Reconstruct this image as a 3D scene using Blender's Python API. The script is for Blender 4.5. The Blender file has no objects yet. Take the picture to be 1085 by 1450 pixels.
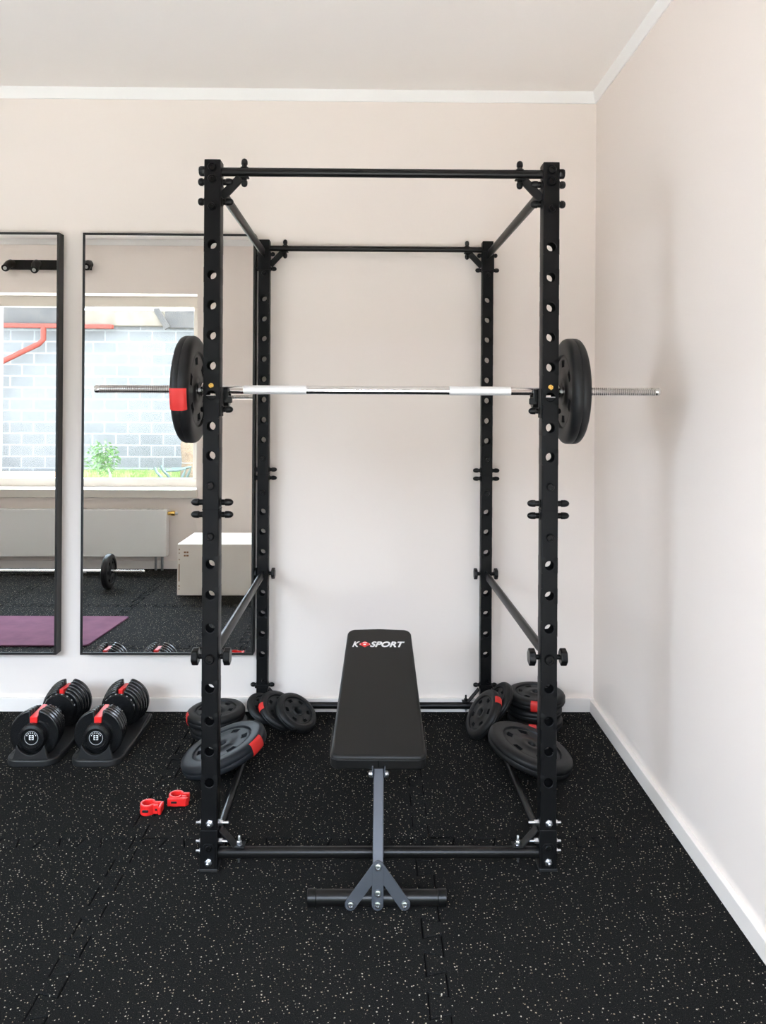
import bpy, bmesh, math, random
from mathutils import Vector, Matrix
random.seed(7)
R = math.radians
PI = math.pi
scn = bpy.context.scene
C = scn.collection

# ------------------------------------------------------------------ materials
def mat(name, col, rough=.5, metal=0., spec=.5, **kw):
    m = bpy.data.materials.new(name)
    m.use_nodes = True
    b = m.node_tree.nodes['Principled BSDF']
    b.inputs['Base Color'].default_value = (*col, 1)
    b.inputs['Roughness'].default_value = rough
    b.inputs['Metallic'].default_value = metal
    b.inputs['Specular IOR Level'].default_value = spec
    for k, v in kw.items():
        b.inputs[k.replace('_', ' ')].default_value = v
    return m

def nodes(m):
    nt = m.node_tree
    return nt, nt.nodes, nt.links, nt.nodes['Principled BSDF']

def add_bump(m, scale, strength, dist=.002, detail=3):
    nt, N, L, b = nodes(m)
    tc = N.new('ShaderNodeTexCoord')
    no = N.new('ShaderNodeTexNoise')
    no.inputs['Scale'].default_value = scale
    no.inputs['Detail'].default_value = detail
    bp = N.new('ShaderNodeBump')
    bp.inputs['Strength'].default_value = strength
    bp.inputs['Distance'].default_value = dist
    L.new(tc.outputs['Object'], no.inputs['Vector'])
    L.new(no.outputs['Fac'], bp.inputs['Height'])
    L.new(bp.outputs['Normal'], b.inputs['Normal'])
    return m

def mottle(m, c1, c2, scale=4., detail=4):
    nt, N, L, b = nodes(m)
    tc = N.new('ShaderNodeTexCoord')
    no = N.new('ShaderNodeTexNoise')
    no.inputs['Scale'].default_value = scale
    no.inputs['Detail'].default_value = detail
    cr = N.new('ShaderNodeValToRGB')
    cr.color_ramp.elements[0].position = .35
    cr.color_ramp.elements[1].position = .65
    cr.color_ramp.elements[0].color = (*c1, 1)
    cr.color_ramp.elements[1].color = (*c2, 1)
    L.new(tc.outputs['Object'], no.inputs['Vector'])
    L.new(no.outputs['Fac'], cr.inputs['Fac'])
    L.new(cr.outputs['Color'], b.inputs['Base Color'])
    return m

M = {}
M['wall'] = add_bump(mat('beige_wall_paint', (.83, .755, .700), .85, spec=.2), 60, .06)
M['ceiling'] = add_bump(mat('ceiling_paint', (.93, .89, .85), .9, spec=.2), 60, .05)
M['trim'] = mat('white_trim_paint', (.88, .87, .85), .6, spec=.3)
M['base'] = mat('baseboard_paint', (.84, .79, .745), .5, spec=.3)
M['steel'] = add_bump(mat('black_powder_coat', (.005, .005, .0053), .42, spec=.15), 900, .05, .0004)
M['tube'] = mat('satin_black_tube', (.005, .0048, .0047), .34, spec=.28)
M['cap'] = mat('black_plastic_cap', (.004, .004, .004), .30, spec=.25)
M['bracket'] = mat('dark_steel_plate', (.008, .008, .008), .5, spec=.22)
M['zinc'] = mat('zinc_bolt', (.62, .63, .66), .28, 1.)
M['chrome'] = mat('chrome', (.80, .79, .78), .09, 1.)
M['knurl'] = add_bump(mat('knurled_grip', (.86, .86, .86), .5, .55), 1500, .5, .0006)
M['thread'] = mat('threaded_steel', (.62, .60, .58), .22, 1.)
M['brass'] = mat('brass_pin', (.85, .56, .16), .25, 1.)
M['plate'] = add_bump(mat('black_vinyl', (.0085, .0085, .0088), .45, spec=.28), 500, .06, .0006)
M['plate_grey'] = add_bump(mat('grey_black_vinyl', (.012, .0132, .0155), .55, spec=.18), 500, .06, .0006)
M['red'] = mat('red_label', (.56, .022, .018), .5, spec=.4)
M['redplastic'] = mat('red_plastic', (.72, .02, .018), .35, spec=.5)
M['pad'] = add_bump(mat('black_leatherette', (.0095, .0092, .0086), .46, spec=.26), 260, .10, .001)
M['slate'] = mat('slate_metallic_paint', (.060, .066, .078), .38, .25, spec=.5)
M['white'] = mat('white_print', (.85, .85, .85), .5)
M['db'] = mat('glossy_black_plastic', (.0075, .0075, .0078), .27, spec=.5)
M['dbm'] = mat('matte_black_plastic', (.012, .012, .012), .5, spec=.4)
M['greytext'] = mat('grey_print', (.35, .35, .35), .5)
M['mirror'] = mat('mirror_glass', (.90, .90, .885), .0, 1.)
M['mframe'] = mat('black_mirror_frame', (.010, .0095, .009), .45, spec=.4)
M['radiator'] = mat('white_enamel', (.78, .78, .75), .35, spec=.4)
M['pvc'] = mat('white_window_frame', (.66, .62, .55), .4, spec=.4)
M['ply'] = mottle(mat('birch_plywood', (.8, .7, .55), .6, spec=.3), (.88, .82, .73), (.91, .86, .78), 3)
M['brownmark'] = mat('brown_print', (.32, .17, .08), .7)
M['mat'] = mottle(mat('purple_foam', (.155, .06, .105), .85, spec=.08), (.150, .062, .106), (.185, .078, .128), 9)
M['block'] = None
M['mortar'] = None
M['timber'] = mottle(mat('weathered_timber', (.4, .3, .2), .8), (.017, .014, .0115), (.030, .0245, .0195), 5)
M['timber_new'] = mottle(mat('fresh_timber', (.6, .4, .2), .8), (.066, .050, .032), (.088, .071, .050), 6)
M['roofing'] = mat('grey_roof_sheet', (.22, .21, .20), .8)
M['gutter'] = mat('red_gutter', (.115, .021, .014), .5, spec=.1)
M['soil'] = mottle(mat('garden_ground', (.4, .3, .2), .95, spec=.1), (.50, .455, .41), (.56, .52, .475), 2)
M['grass'] = mottle(mat('grass_blades', (.2, .35, .06), .7, spec=.2), (.085, .15, .03), (.17, .20, .07), 3)
M['leaf'] = mottle(mat('sapling_leaf', (.1, .25, .05), .6, spec=.3), (.045, .11, .028), (.10, .17, .06), 20)
M['bark'] = mat('grey_bark', (.18, .17, .15), .9)
M['terra'] = mottle(mat('terracotta_render', (.6, .35, .2), .9), (.20, .12, .075), (.26, .17, .11), 3)
M['straw'] = mottle(mat('straw', (.55, .36, .2), .9), (.075, .045, .026), (.12, .08, .046), 40)
M['darkmetal'] = mat('dark_green_iron', (.03, .05, .045), .5)
M['brushed'] = mat('brushed_cap', (.5, .5, .5), .3, 1.)
M['sub'] = mat('subfloor', (.003, .003, .003), .95, spec=.1)

# window pane: clear glass
mg = bpy.data.materials.new('clear_glass'); mg.use_nodes = True
nt = mg.node_tree; nt.nodes.clear()
o = nt.nodes.new('ShaderNodeOutputMaterial')
tr = nt.nodes.new('ShaderNodeBsdfTransparent'); tr.inputs['Color'].default_value = (.95, .97, .96, 1)
gl = nt.nodes.new('ShaderNodeBsdfGlossy'); gl.inputs['Roughness'].default_value = 0.0
mx = nt.nodes.new('ShaderNodeMixShader'); mx.inputs['Fac'].default_value = .05
nt.links.new(tr.outputs[0], mx.inputs[1]); nt.links.new(gl.outputs[0], mx.inputs[2])
nt.links.new(mx.outputs[0], o.inputs['Surface'])
M['glass'] = mg

# rubber floor with coloured crumb
mf = mat('speckled_rubber', (.012, .012, .012), .85, spec=.035)
nt, N, L, b = nodes(mf)
tc = N.new('ShaderNodeTexCoord')
def flecks(scale, thr, k, seed):
    mp = N.new('ShaderNodeMapping'); mp.inputs['Location'].default_value = (seed, seed * 1.7, 0)
    mp.inputs['Rotation'].default_value = (0, 0, seed)
    L.new(tc.outputs['Object'], mp.inputs['Vector'])
    wn = N.new('ShaderNodeTexNoise'); wn.inputs['Scale'].default_value = scale * 1.3
    va = N.new('ShaderNodeVectorMath'); va.operation = 'MULTIPLY_ADD'
    va.inputs[1].default_value = (.35 / scale,) * 3
    L.new(mp.outputs[0], wn.inputs['Vector'])
    L.new(wn.outputs['Color'], va.inputs[0]); L.new(mp.outputs[0], va.inputs[2])
    v = N.new('ShaderNodeTexVoronoi'); v.voronoi_dimensions = '2D'
    v.inputs['Scale'].default_value = scale
    L.new(va.outputs[0], v.inputs['Vector'])
    sep = N.new('ShaderNodeSeparateColor'); L.new(v.outputs['Color'], sep.inputs[0])
    s = N.new('ShaderNodeMath'); s.operation = 'SUBTRACT'; s.inputs[1].default_value = thr
    L.new(sep.outputs[0], s.inputs[0])
    ml = N.new('ShaderNodeMath'); ml.operation = 'MULTIPLY'; ml.inputs[1].default_value = k
    L.new(s.outputs[0], ml.inputs[0])
    lt = N.new('ShaderNodeMath'); lt.operation = 'LESS_THAN'
    L.new(v.outputs['Distance'], lt.inputs[0]); L.new(ml.outputs[0], lt.inputs[1])
    return lt, sep
f1, s1 = flecks(95, .57, .44, 1.3)
f2, s2 = flecks(190, .74, .55, 5.1)
base = N.new('ShaderNodeTexNoise'); base.inputs['Scale'].default_value = 350
base.inputs['Detail'].default_value = 2
L.new(tc.outputs['Object'], base.inputs['Vector'])
br = N.new('ShaderNodeValToRGB')
br.color_ramp.elements[0].position = .35; br.color_ramp.elements[0].color = (.0062, .0062, .0060, 1)
br.color_ramp.elements[1].position = .70; br.color_ramp.elements[1].color = (.0165, .0162, .0156, 1)
L.new(base.outputs['Fac'], br.inputs['Fac'])
cr = N.new('ShaderNodeValToRGB')
cr.color_ramp.elements[0].color = (.30, .24, .16, 1)
cr.color_ramp.elements[1].color = (.50, .46, .38, 1)
L.new(s1.outputs[1], cr.inputs['Fac'])
m1 = N.new('ShaderNodeMix'); m1.data_type = 'RGBA'
L.new(f1.outputs[0], m1.inputs[0]); L.new(br.outputs[0], m1.inputs[6]); L.new(cr.outputs[0], m1.inputs[7])
m2 = N.new('ShaderNodeMix'); m2.data_type = 'RGBA'
m2.inputs[7].default_value = (.11, .095, .075, 1)
L.new(f2.outputs[0], m2.inputs[0]); L.new(m1.outputs[2], m2.inputs[6])
L.new(m2.outputs[2], b.inputs['Base Color'])
bp = N.new('ShaderNodeBump'); bp.inputs['Strength'].default_value = .25; bp.inputs['Distance'].default_value = .001
L.new(base.outputs['Fac'], bp.inputs['Height']); L.new(bp.outputs[0], b.inputs['Normal'])
M['rubber'] = mf

# concrete block wall outside
mb = mat('concrete_blocks', (.6, .6, .6), .9, spec=.1)
nt, N, L, b = nodes(mb)
tc = N.new('ShaderNodeTexCoord'); mp = N.new('ShaderNodeMapping')
mp.inputs['Rotation'].default_value = (R(90), 0, 0)
bk = N.new('ShaderNodeTexBrick')
bk.inputs['Scale'].default_value = 1.0
bk.inputs['Brick Width'].default_value = .40; bk.inputs['Row Height'].default_value = .195
bk.inputs['Mortar Size'].default_value = .012
bk.inputs['Color1'].default_value = (.060, .059, .057, 1); bk.inputs['Color2'].default_value = (.076, .075, .072, 1)
bk.inputs['Mortar'].default_value = (.19, .187, .18, 1)
no = N.new('ShaderNodeTexNoise'); no.inputs['Scale'].default_value = 1.4; no.inputs['Detail'].default_value = 6
mm = N.new('ShaderNodeMix'); mm.data_type = 'RGBA'
mm.inputs[7].default_value = (.105, .103, .099, 1)
L.new(tc.outputs['Object'], mp.inputs[0]); L.new(mp.outputs[0], bk.inputs['Vector'])
L.new(tc.outputs['Object'], no.inputs['Vector'])
L.new(no.outputs['Fac'], mm.inputs[0]); L.new(bk.outputs['Color'], mm.inputs[6])
L.new(mm.outputs[2], b.inputs['Base Color'])
M['block'] = mb

# ------------------------------------------------------------------ mesh kit
class G:
    """collects geometry in world metres; build() links it as one mesh object"""
    def __init__(s): s.v = []; s.f = []
    def add(s, vs, fs):
        o = len(s.v); s.v += [tuple(v) for v in vs]; s.f += [tuple(i + o for i in f) for f in fs]; return s
    def box(s, x0, x1, y0, y1, z0, z1):
        vs = [(x, y, z) for x in (x0, x1) for y in (y0, y1) for z in (z0, z1)]
        return s.add(vs, [(0, 1, 3, 2), (4, 6, 7, 5), (0, 4, 5, 1), (2, 3, 7, 6), (0, 2, 6, 4), (1, 5, 7, 3)])
    def obox(s, p0, p1, w, h, up=(0, 0, 1)):
        """bar from p0 to p1, w wide (sideways), h deep (along up)"""
        p0, p1, up = Vector(p0), Vector(p1), Vector(up)
        t = (p1 - p0).normalized(); sd = t.cross(up).normalized(); u = sd.cross(t)
        vs = [p + sd * a * w / 2 + u * c * h / 2 for p in (p0, p1) for a in (-1, 1) for c in (-1, 1)]
        return s.add(vs, [(0, 1, 3, 2), (4, 6, 7, 5), (0, 4, 5, 1), (2, 3, 7, 6), (0, 2, 6, 4), (1, 5, 7, 3)])
    def lathe(s, prof, org, axis, n=24, close=False):
        """prof: list of (radius, height along axis)"""
        org, a = Vector(org), Vector(axis).normalized()
        u = a.orthogonal().normalized(); w = a.cross(u)
        vs = []
        for r, h in prof:
            for k in range(n):
                t = 2 * PI * k / n
                vs.append(org + a * h + (u * math.cos(t) + w * math.sin(t)) * r)
        fs = []
        m = len(prof)
        for i in range(m if close else m - 1):
            j = (i + 1) % m
            for k in range(n):
                l = (k + 1) % n
                fs.append((i * n + k, i * n + l, j * n + l, j * n + k))
        if not close:
            fs.append(tuple(range(n - 1, -1, -1))); fs.append(tuple((m - 1) * n + k for k in range(n)))
        return s.add(vs, fs)
    def cyl(s, p0, p1, r, n=20, ch=0.):
        p0, p1 = Vector(p0), Vector(p1); h = (p1 - p0).length
        pr = [(r, 0), (r, h)] if not ch else [(r - ch, 0), (r, ch), (r, h - ch), (r - ch, h)]
        return s.lathe(pr, p0, p1 - p0, n)
    def sweep(s, pts, r, n=12):
        pts = [Vector(p) for p in pts]; vs = []; fs = []
        up = None
        for i, p in enumerate(pts):
            t = (pts[min(i + 1, len(pts) - 1)] - pts[max(i - 1, 0)]).normalized()
            if up is None: up = t.orthogonal().normalized()
            up = (up - t * up.dot(t)).normalized(); w = t.cross(up)
            rr = r[i] if isinstance(r, (list, tuple)) else r
            for k in range(n):
                a = 2 * PI * k / n
                vs.append(p + (up * math.cos(a) + w * math.sin(a)) * rr)
        for i in range(len(pts) - 1):
            for k in range(n):
                l = (k + 1) % n
                fs.append((i * n + k, i * n + l, (i + 1) * n + l, (i + 1) * n + k))
        fs.append(tuple(range(n - 1, -1, -1))); fs.append(tuple((len(pts) - 1) * n + k for k in range(n)))
        return s.add(vs, fs)
    def prism(s, poly, org, ex, ey, h0, h1):
        """poly of 2D points in the frame (org, ex, ey) pushed from h0 to h1 along ex x ey"""
        org, ex, ey = Vector(org), Vector(ex).normalized(), Vector(ey).normalized()
        n = ex.cross(ey); k = len(poly)
        vs = [org + ex * a + ey * c + n * h for h in (h0, h1) for a, c in poly]
        fs = [tuple(range(k - 1, -1, -1)), tuple(range(k, 2 * k))]
        fs += [(i, (i + 1) % k, k + (i + 1) % k, k + i) for i in range(k)]
        return s.add(vs, fs)
    def build(s, name, m, parent=None, bevel=0., seg=2, angle=38, loc=None):
        off = Vector((0, 0, 0))
        if parent is not None: off = world_loc(parent)
        if loc is not None: off = Vector(loc)
        me = bpy.data.meshes.new(name)
        me.from_pydata([tuple(Vector(v) - off) for v in s.v], [], s.f)
        bm = bmesh.new(); bm.from_mesh(me)
        bmesh.ops.recalc_face_normals(bm, faces=bm.faces[:])
        bm.to_mesh(me); bm.free()
        for p in me.polygons: p.use_smooth = True
        me.set_sharp_from_angle(angle=R(angle))
        me.materials.append(m)
        ob = bpy.data.objects.new(name, me); C.objects.link(ob)
        if parent is not None: ob.parent = parent
        if loc is not None: ob.location = loc
        if bevel:
            md = ob.modifiers.new('bevel', 'BEVEL'); md.width = bevel; md.segments = seg
            md.limit_method = 'ANGLE'; md.angle_limit = R(40); md.harden_normals = False
        return ob

def world_loc(o):
    p = Vector((0, 0, 0))
    while o is not None: p += o.location; o = o.parent
    return p

def thing(name, label, cat, loc, group=None):
    o = bpy.data.objects.new(name, None); C.objects.link(o)
    o.empty_display_size = .05
    o.location = loc; o['label'] = label; o['category'] = cat
    if group: o['group'] = group
    return o
def tag(o, label, cat, group=None, kind=None):
    o['label'] = label; o['category'] = cat
    if group: o['group'] = group
    if kind: o['kind'] = kind
    return o
def struct(o): o['kind'] = 'structure'; return o

def dup(root, label, loc=None, rot=None):
    r = root.copy(); C.objects.link(r); r['label'] = label
    if loc is not None: r.location = loc
    if rot is not None: r.rotation_euler = rot
    for ch in list(root.children):
        c = ch.copy(); C.objects.link(c); c.parent = r
        for g in list(ch.children):
            d = g.copy(); C.objects.link(d); d.parent = c
    return r

# ------------------------------------------------------------------ room
XL, XR, YF, YB, ZC = -4.6, 1.03, .28, 3.565, 2.895
YO = -.14                     # outer face of the window wall
WX0, WX1, WZ0, WZ1 = -4.25, -1.57, .70, 2.42      # window opening
DX0, DX1, DZ = -.48, .66, 2.05                    # doorway the picture is taken from

# --- puzzle mat floor
JX = [-5.513, -4.567, -3.621, -2.676, -1.73, -.784, .162, 1.108]
JY = [-1.28, -.335, .61, 1.552, 2.497, 3.44, 4.38]
def seam(L):
    """one interlocking edge of a tile, from 0 to L: dovetail teeth swinging +-h"""
    pts = [(0, 0)]; n = 7; p = L / n; h = .025
    for i in range(n):
        a = i * p
        if i == 0: pts.append((a + .26 * p, 0))
        else: pts.append((a + .30 * p, -h))
        pts += [(a + .20 * p if i else a + .22 * p, h)] if i else [(a + .20 * p, h)]
        pts += [(a + .80 * p, h)]
        if i < n - 1: pts += [(a + .70 * p, -h)]
        else: pts += [(a + .74 * p, 0)]
    pts.append((L, 0)); return pts
def hseam(i, j):
    L = JX[i + 1] - JX[i]
    return [(JX[i] + t, JY[j] + o) for t, o in seam(L)]
def vseam(i, j):
    L = JY[j + 1] - JY[j]
    return [(JX[i] + o, JY[j] + t) for t, o in seam(L)]
def inset(poly, d):
    n = len(poly); out = []
    for i in range(n):
        p0, p1, p2 = Vector(poly[i - 1]), Vector(poly[i]), Vector(poly[(i + 1) % n])
        a = (p1 - p0).normalized(); c = (p2 - p1).normalized()
        na = Vector((-a.y, a.x)); nb = Vector((-c.y, c.x))
        k = na + nb
        k = k / max(.35, k.length_squared / 2) if k.length > 1e-6 else na
        out.append(p1 + k * d)
    return out
bm = bmesh.new()
def clampy(p): return (min(max(p[0], XL - .02), XR + .0), min(max(p[1], YO), YB))
for i in range(len(JX) - 1):
    for j in range(len(JY) - 1):
        poly = hseam(i, j)[:-1] + vseam(i + 1, j)[:-1] + hseam(i, j + 1)[::-1][:-1] + vseam(i, j)[::-1][:-1]
        q = inset(poly, .0018); q2 = inset(poly, .0040)
        top = [bm.verts.new((p[0], p[1], 0)) for p in q2]
        mid = [bm.verts.new((p[0], p[1], -.0022)) for p in q]
        low = [bm.verts.new((p[0], p[1], -.008)) for p in q]
        bm.faces.new(top)
        n = len(q)
        for k in range(n):
            bm.faces.new((mid[k], mid[(k + 1) % n], top[(k + 1) % n], top[k]))
            bm.faces.new((low[k], low[(k + 1) % n], mid[(k + 1) % n], mid[k]))
bm.normal_update()
bmesh.ops.triangulate(bm, faces=[f for f in bm.faces if len(f.verts) > 4])
for co, no in (((XR, 0, 0), (1, 0, 0)), ((XL, 0, 0), (-1, 0, 0)), ((0, YB, 0), (0, 1, 0)), ((0, YO, 0), (0, -1, 0))):
    bmesh.ops.bisect_plane(bm, geom=bm.verts[:] + bm.edges[:] + bm.faces[:], plane_co=co, plane_no=no, clear_outer=True)
me = bpy.data.meshes.new('floor'); bm.to_mesh(me); bm.free(); me.materials.append(M['rubber'])
floor = bpy.data.objects.new('floor', me); C.objects.link(floor); struct(floor)
floor['label'] = 'black rubber puzzle mat floor with beige flecks'; 
g = G().box(XL - .2, XR + .2, YO, YB + .2, -.12, -.0075)
struct(g.build('trim_1', M['sub']))

T = .2
struct(G().box(XL - T, XR + T, YB, YB + T, -.12, ZC + .2).build('wall_back', M['wall']))
struct(G().box(XR, XR + T, YO, YB, -.12, ZC + .2).build('wall_right', M['wall']))
struct(G().box(XL - T, XL, YO, YB, -.12, ZC + .2).build('wall_left', M['wall']))
g = G()
g.box(XL, WX0, YO, YF, -.0, ZC); g.box(WX0, WX1, YO, YF, 0, WZ0); g.box(WX0, WX1, YO, YF, WZ1, ZC)
g.box(WX1, DX0, YO, YF, 0, ZC); g.box(DX0, DX1, YO, YF, DZ, ZC); g.box(DX1, XR, YO, YF, 0, ZC)
struct(g.build('wall_front', M['wall']))
struct(G().box(XL, XR, YO, YB, ZC, ZC + .2).build('ceiling', M['ceiling']))
# baseboards and cornices
def board(name, x0, x1, y0, y1, z0, z1, m): return struct(G().box(x0, x1, y0, y1, z0, z1).build(name, m, bevel=.002))
board('baseboard_back', XL, XR, YB - .016, YB, 0, .063, M['base'])
board('baseboard_right', XR - .02, XR, YF, YB - .016, 0, .060, M['base'])
g = G(); g.box(XL, DX0, YF, YF + .016, 0, .07); g.box(DX1, XR - .02, YF, YF + .016, 0, .07)
struct(g.build('baseboard_front', M['base'], bevel=.002))
board('baseboard_left', XL, XL + .016, YF + .016, YB - .016, 0, .063, M['base'])
def cove(name, pts, ex, ey, org, ln):
    return struct(G().prism(pts, org, ex, ey, 0, ln).build(name, M['trim']))
tp = [(0, 0), (.006, 0), (.012, .02), (.02, .05), (0, .05)]
struct(G().prism(tp, (XR, YB, ZC - .05), (0, -1, 0), (0, 0, 1), 0, XR - XL).build('trim_back', M['trim']))
struct(G().prism(tp, (XR, YF, ZC - .05), (-1, 0, 0), (0, 0, 1), 0, YB - YF).build('trim_right', M['trim']))
struct(G().prism(tp, (XL, YF, ZC - .05), (0, 1, 0), (0, 0, 1), 0, XR - XL).build('trim_front', M['trim']))
struct(G().prism(tp, (XL, YB, ZC - .05), (1, 0, 0), (0, 0, 1), 0, YB - YF).build('trim_left', M['trim']))

# --- window
win = thing('window_1', 'wide window with white frame seen in the mirrors', 'window', ((WX0 + WX1) / 2, .06, WZ0))
struct(win)
MULL = -3.435
g = G(); fw = .075
y0, y1 = .03, .10
g.box(WX0, WX1, y0, y1, WZ0, WZ0 + fw); g.box(WX0, WX1, y0, y1, WZ1 - fw - .02, WZ1)
g.box(WX0, WX0 + fw, y0, y1, WZ0 + fw, WZ1 - fw - .02); g.box(WX1 - fw, WX1, y0, y1, WZ0 + fw, WZ1 - fw - .02)
g.box(MULL - .04, MULL + .04, y0, y1, WZ0 + fw, WZ1 - fw - .02)
g.build('window_frame', M['pvc'], win, bevel=.004)
G().box(WX0 + fw, MULL - .04, .06, .066, WZ0 + fw, WZ1 - fw - .02).build('pane', M['glass'], win)
G().box(MULL + .04, WX1 - fw, .06, .066, WZ0 + fw, WZ1 - fw - .02).build('pane', M['glass'], win)
G().box(WX0 - .02, WX1 + .012, .10, .345, WZ0 - .075, WZ0 - .002).build('window_sill', M['pvc'], win, bevel=.006)

# ------------------------------------------------------------------ power rack
rack = thing('power_rack', 'tall black steel power rack standing against the back wall', 'power rack', (0.01, 2.94, 0))
UP = {'fl': (-.502, 2.365), 'fr': (.540, 2.365), 'bl': (-.511, 3.515), 'br': (.515, 3.515)}
HW = .025; ZT = 2.183; HR = .0135
front_holes = [1.922, 1.829, 1.736, 1.644, 1.551, 1.460, 1.365, 1.274, .941, .847, .746, .561, .461, .368, .272]
back_holes = [2.098, 1.914, 1.822, 1.731, 1.637, 1.545, 1.451, 1.358, 1.266, .938, .847, .753, .567, .473, .379, .286]
def upright(name, cx, cy, holes):
    g = G(); n = 20; w = HW; d = HW
    zs = [0.0]
    holes = sorted(holes)
    for side in (-1, 1):
        y = cy + side * d
        z0 = 0.0
        for h in holes:
            g.add([(cx - w, y, z0), (cx + w, y, z0), (cx + w, y, h - w), (cx - w, y, h - w)], [(0, 1, 2, 3)])
            # square cell with a round hole
            vs = []
            for k in range(n):
                a = 2 * PI * k / n + PI / 4
                c, s_ = math.cos(a), math.sin(a); m_ = max(abs(c), abs(s_))
                vs.append((cx + w * c / m_, y, h + w * s_ / m_))
            for k in range(n):
                a = 2 * PI * k / n + PI / 4
                vs.append((cx + HR * math.cos(a), y, h + HR * math.sin(a)))
            g.add(vs, [(k, (k + 1) % n, n + (k + 1) % n, n + k) for k in range(n)])
            z0 = h + w
        g.add([(cx - w, y, z0), (cx + w, y, z0), (cx + w, y, ZT), (cx - w, y, ZT)], [(0, 1, 2, 3)])
    for h in holes:
        for sd in (-1, 1):               # the tube is hollow: each hole has only the lip of its own wall
            vs = [(cx + HR * math.cos(2 * PI * k / n + PI / 4), cy + sd * dd, h + HR * math.sin(2 * PI * k / n + PI / 4)) for dd in (d, d - .0025) for k in range(n)]
            g.add(vs, [(k, (k + 1) % n, n + (k + 1) % n, n + k) for k in range(n)])
    # side walls follow the same rungs so that the shell is closed
    lv = [0.0]
    for h in holes: lv += [h - w, h + w]
    lv.append(ZT)
    for sx in (-1, 1):
        vs = [(cx + sx * w, cy + sy * d, z) for z in lv for sy in (-1, 1)]
        g.add(vs, [(2 * i, 2 * i + 1, 2 * i + 3, 2 * i + 2) for i in range(len(lv) - 1)])
    for z in (0.0, ZT):
        g.add([(cx - w, cy - d, z), (cx + w, cy - d, z), (cx + w, cy + d, z), (cx - w, cy + d, z)], [(0, 1, 2, 3)])
    # weld, so the bevel reads only the true corners
    ob = g.build('upright', M['steel'], rack, angle=30)
    bm = bmesh.new(); bm.from_mesh(ob.data); bmesh.ops.remove_doubles(bm, verts=bm.verts[:], dist=1e-5)
    bmesh.ops.recalc_face_normals(bm, faces=bm.faces[:])
    bm.to_mesh(ob.data); bm.free(); ob.data.set_sharp_from_angle(angle=R(30))
    md = ob.modifiers.new('bevel', 'BEVEL'); md.width = .0030; md.segments = 2; md.limit_method = 'ANGLE'; md.angle_limit = R(60)
    return ob
U = {}
for k in UP: U[k] = upright(k, *UP[k], front_holes if k[0] == 'f' else back_holes)

def capbolt(parent, p, ax, r=.012, ln=.036, m='cap', nm='bolt'):
    """flange, shank and a domed nut cap standing on p along ax"""
    pr = [(r * 1.25, 0), (r * 1.25, .003), (r * .8, .004), (r * .8, ln * .35), (r, ln * .4), (r, ln * .65), (r * .9, ln * .8), (r * .65, ln * .93), (r * .25, ln)]
    return G().lathe(pr, p, ax, 16).build(nm, M[m], parent)
def hexbolt(parent, p, ax, r=.009, ln=.012, m='zinc', stud=True):
    pr = [(r * 1.25, 0), (r * 1.25, .0015), (r, .0016), (r, ln * .6), (r * .85, ln * .7)]
    g = G().lathe(pr, p, ax, 6)
    if stud: g.lathe([(r * .5, 0), (r * .5, ln * 1.5), (r * .35, ln * 1.6)], p, ax, 12)
    return g.build('bolt', M[m], parent)
def roundbolt(parent, p, ax, r=.013, ln=.008, m='cap'):
    pr = [(r, 0), (r, ln * .5), (r * .8, ln), (r * .45, ln), (r * .42, ln * .5), (r * .2, ln * .5)]
    return G().lathe(pr, p, ax, 18).build('bolt', M[m], parent)
def knob(parent, p, ax, r=.025, t=.02, sh=.014):
    a = Vector(ax).normalized(); u = a.orthogonal().normalized(); w = a.cross(u)
    g = G().cyl(Vector(p), Vector(p) + a * (sh + .002), .008, 12)
    poly = []
    for k in range(48):
        th = 2 * PI * k / 48; rr = r * (1 - .10 * (.5 + .5 * math.cos(6 * th)))
        poly.append((rr * math.cos(th), rr * math.sin(th)))
    g.prism(poly, Vector(p) + a * sh, u, w, 0, t)
    return g.build('knob', M['cap'], parent, bevel=.003)

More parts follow.
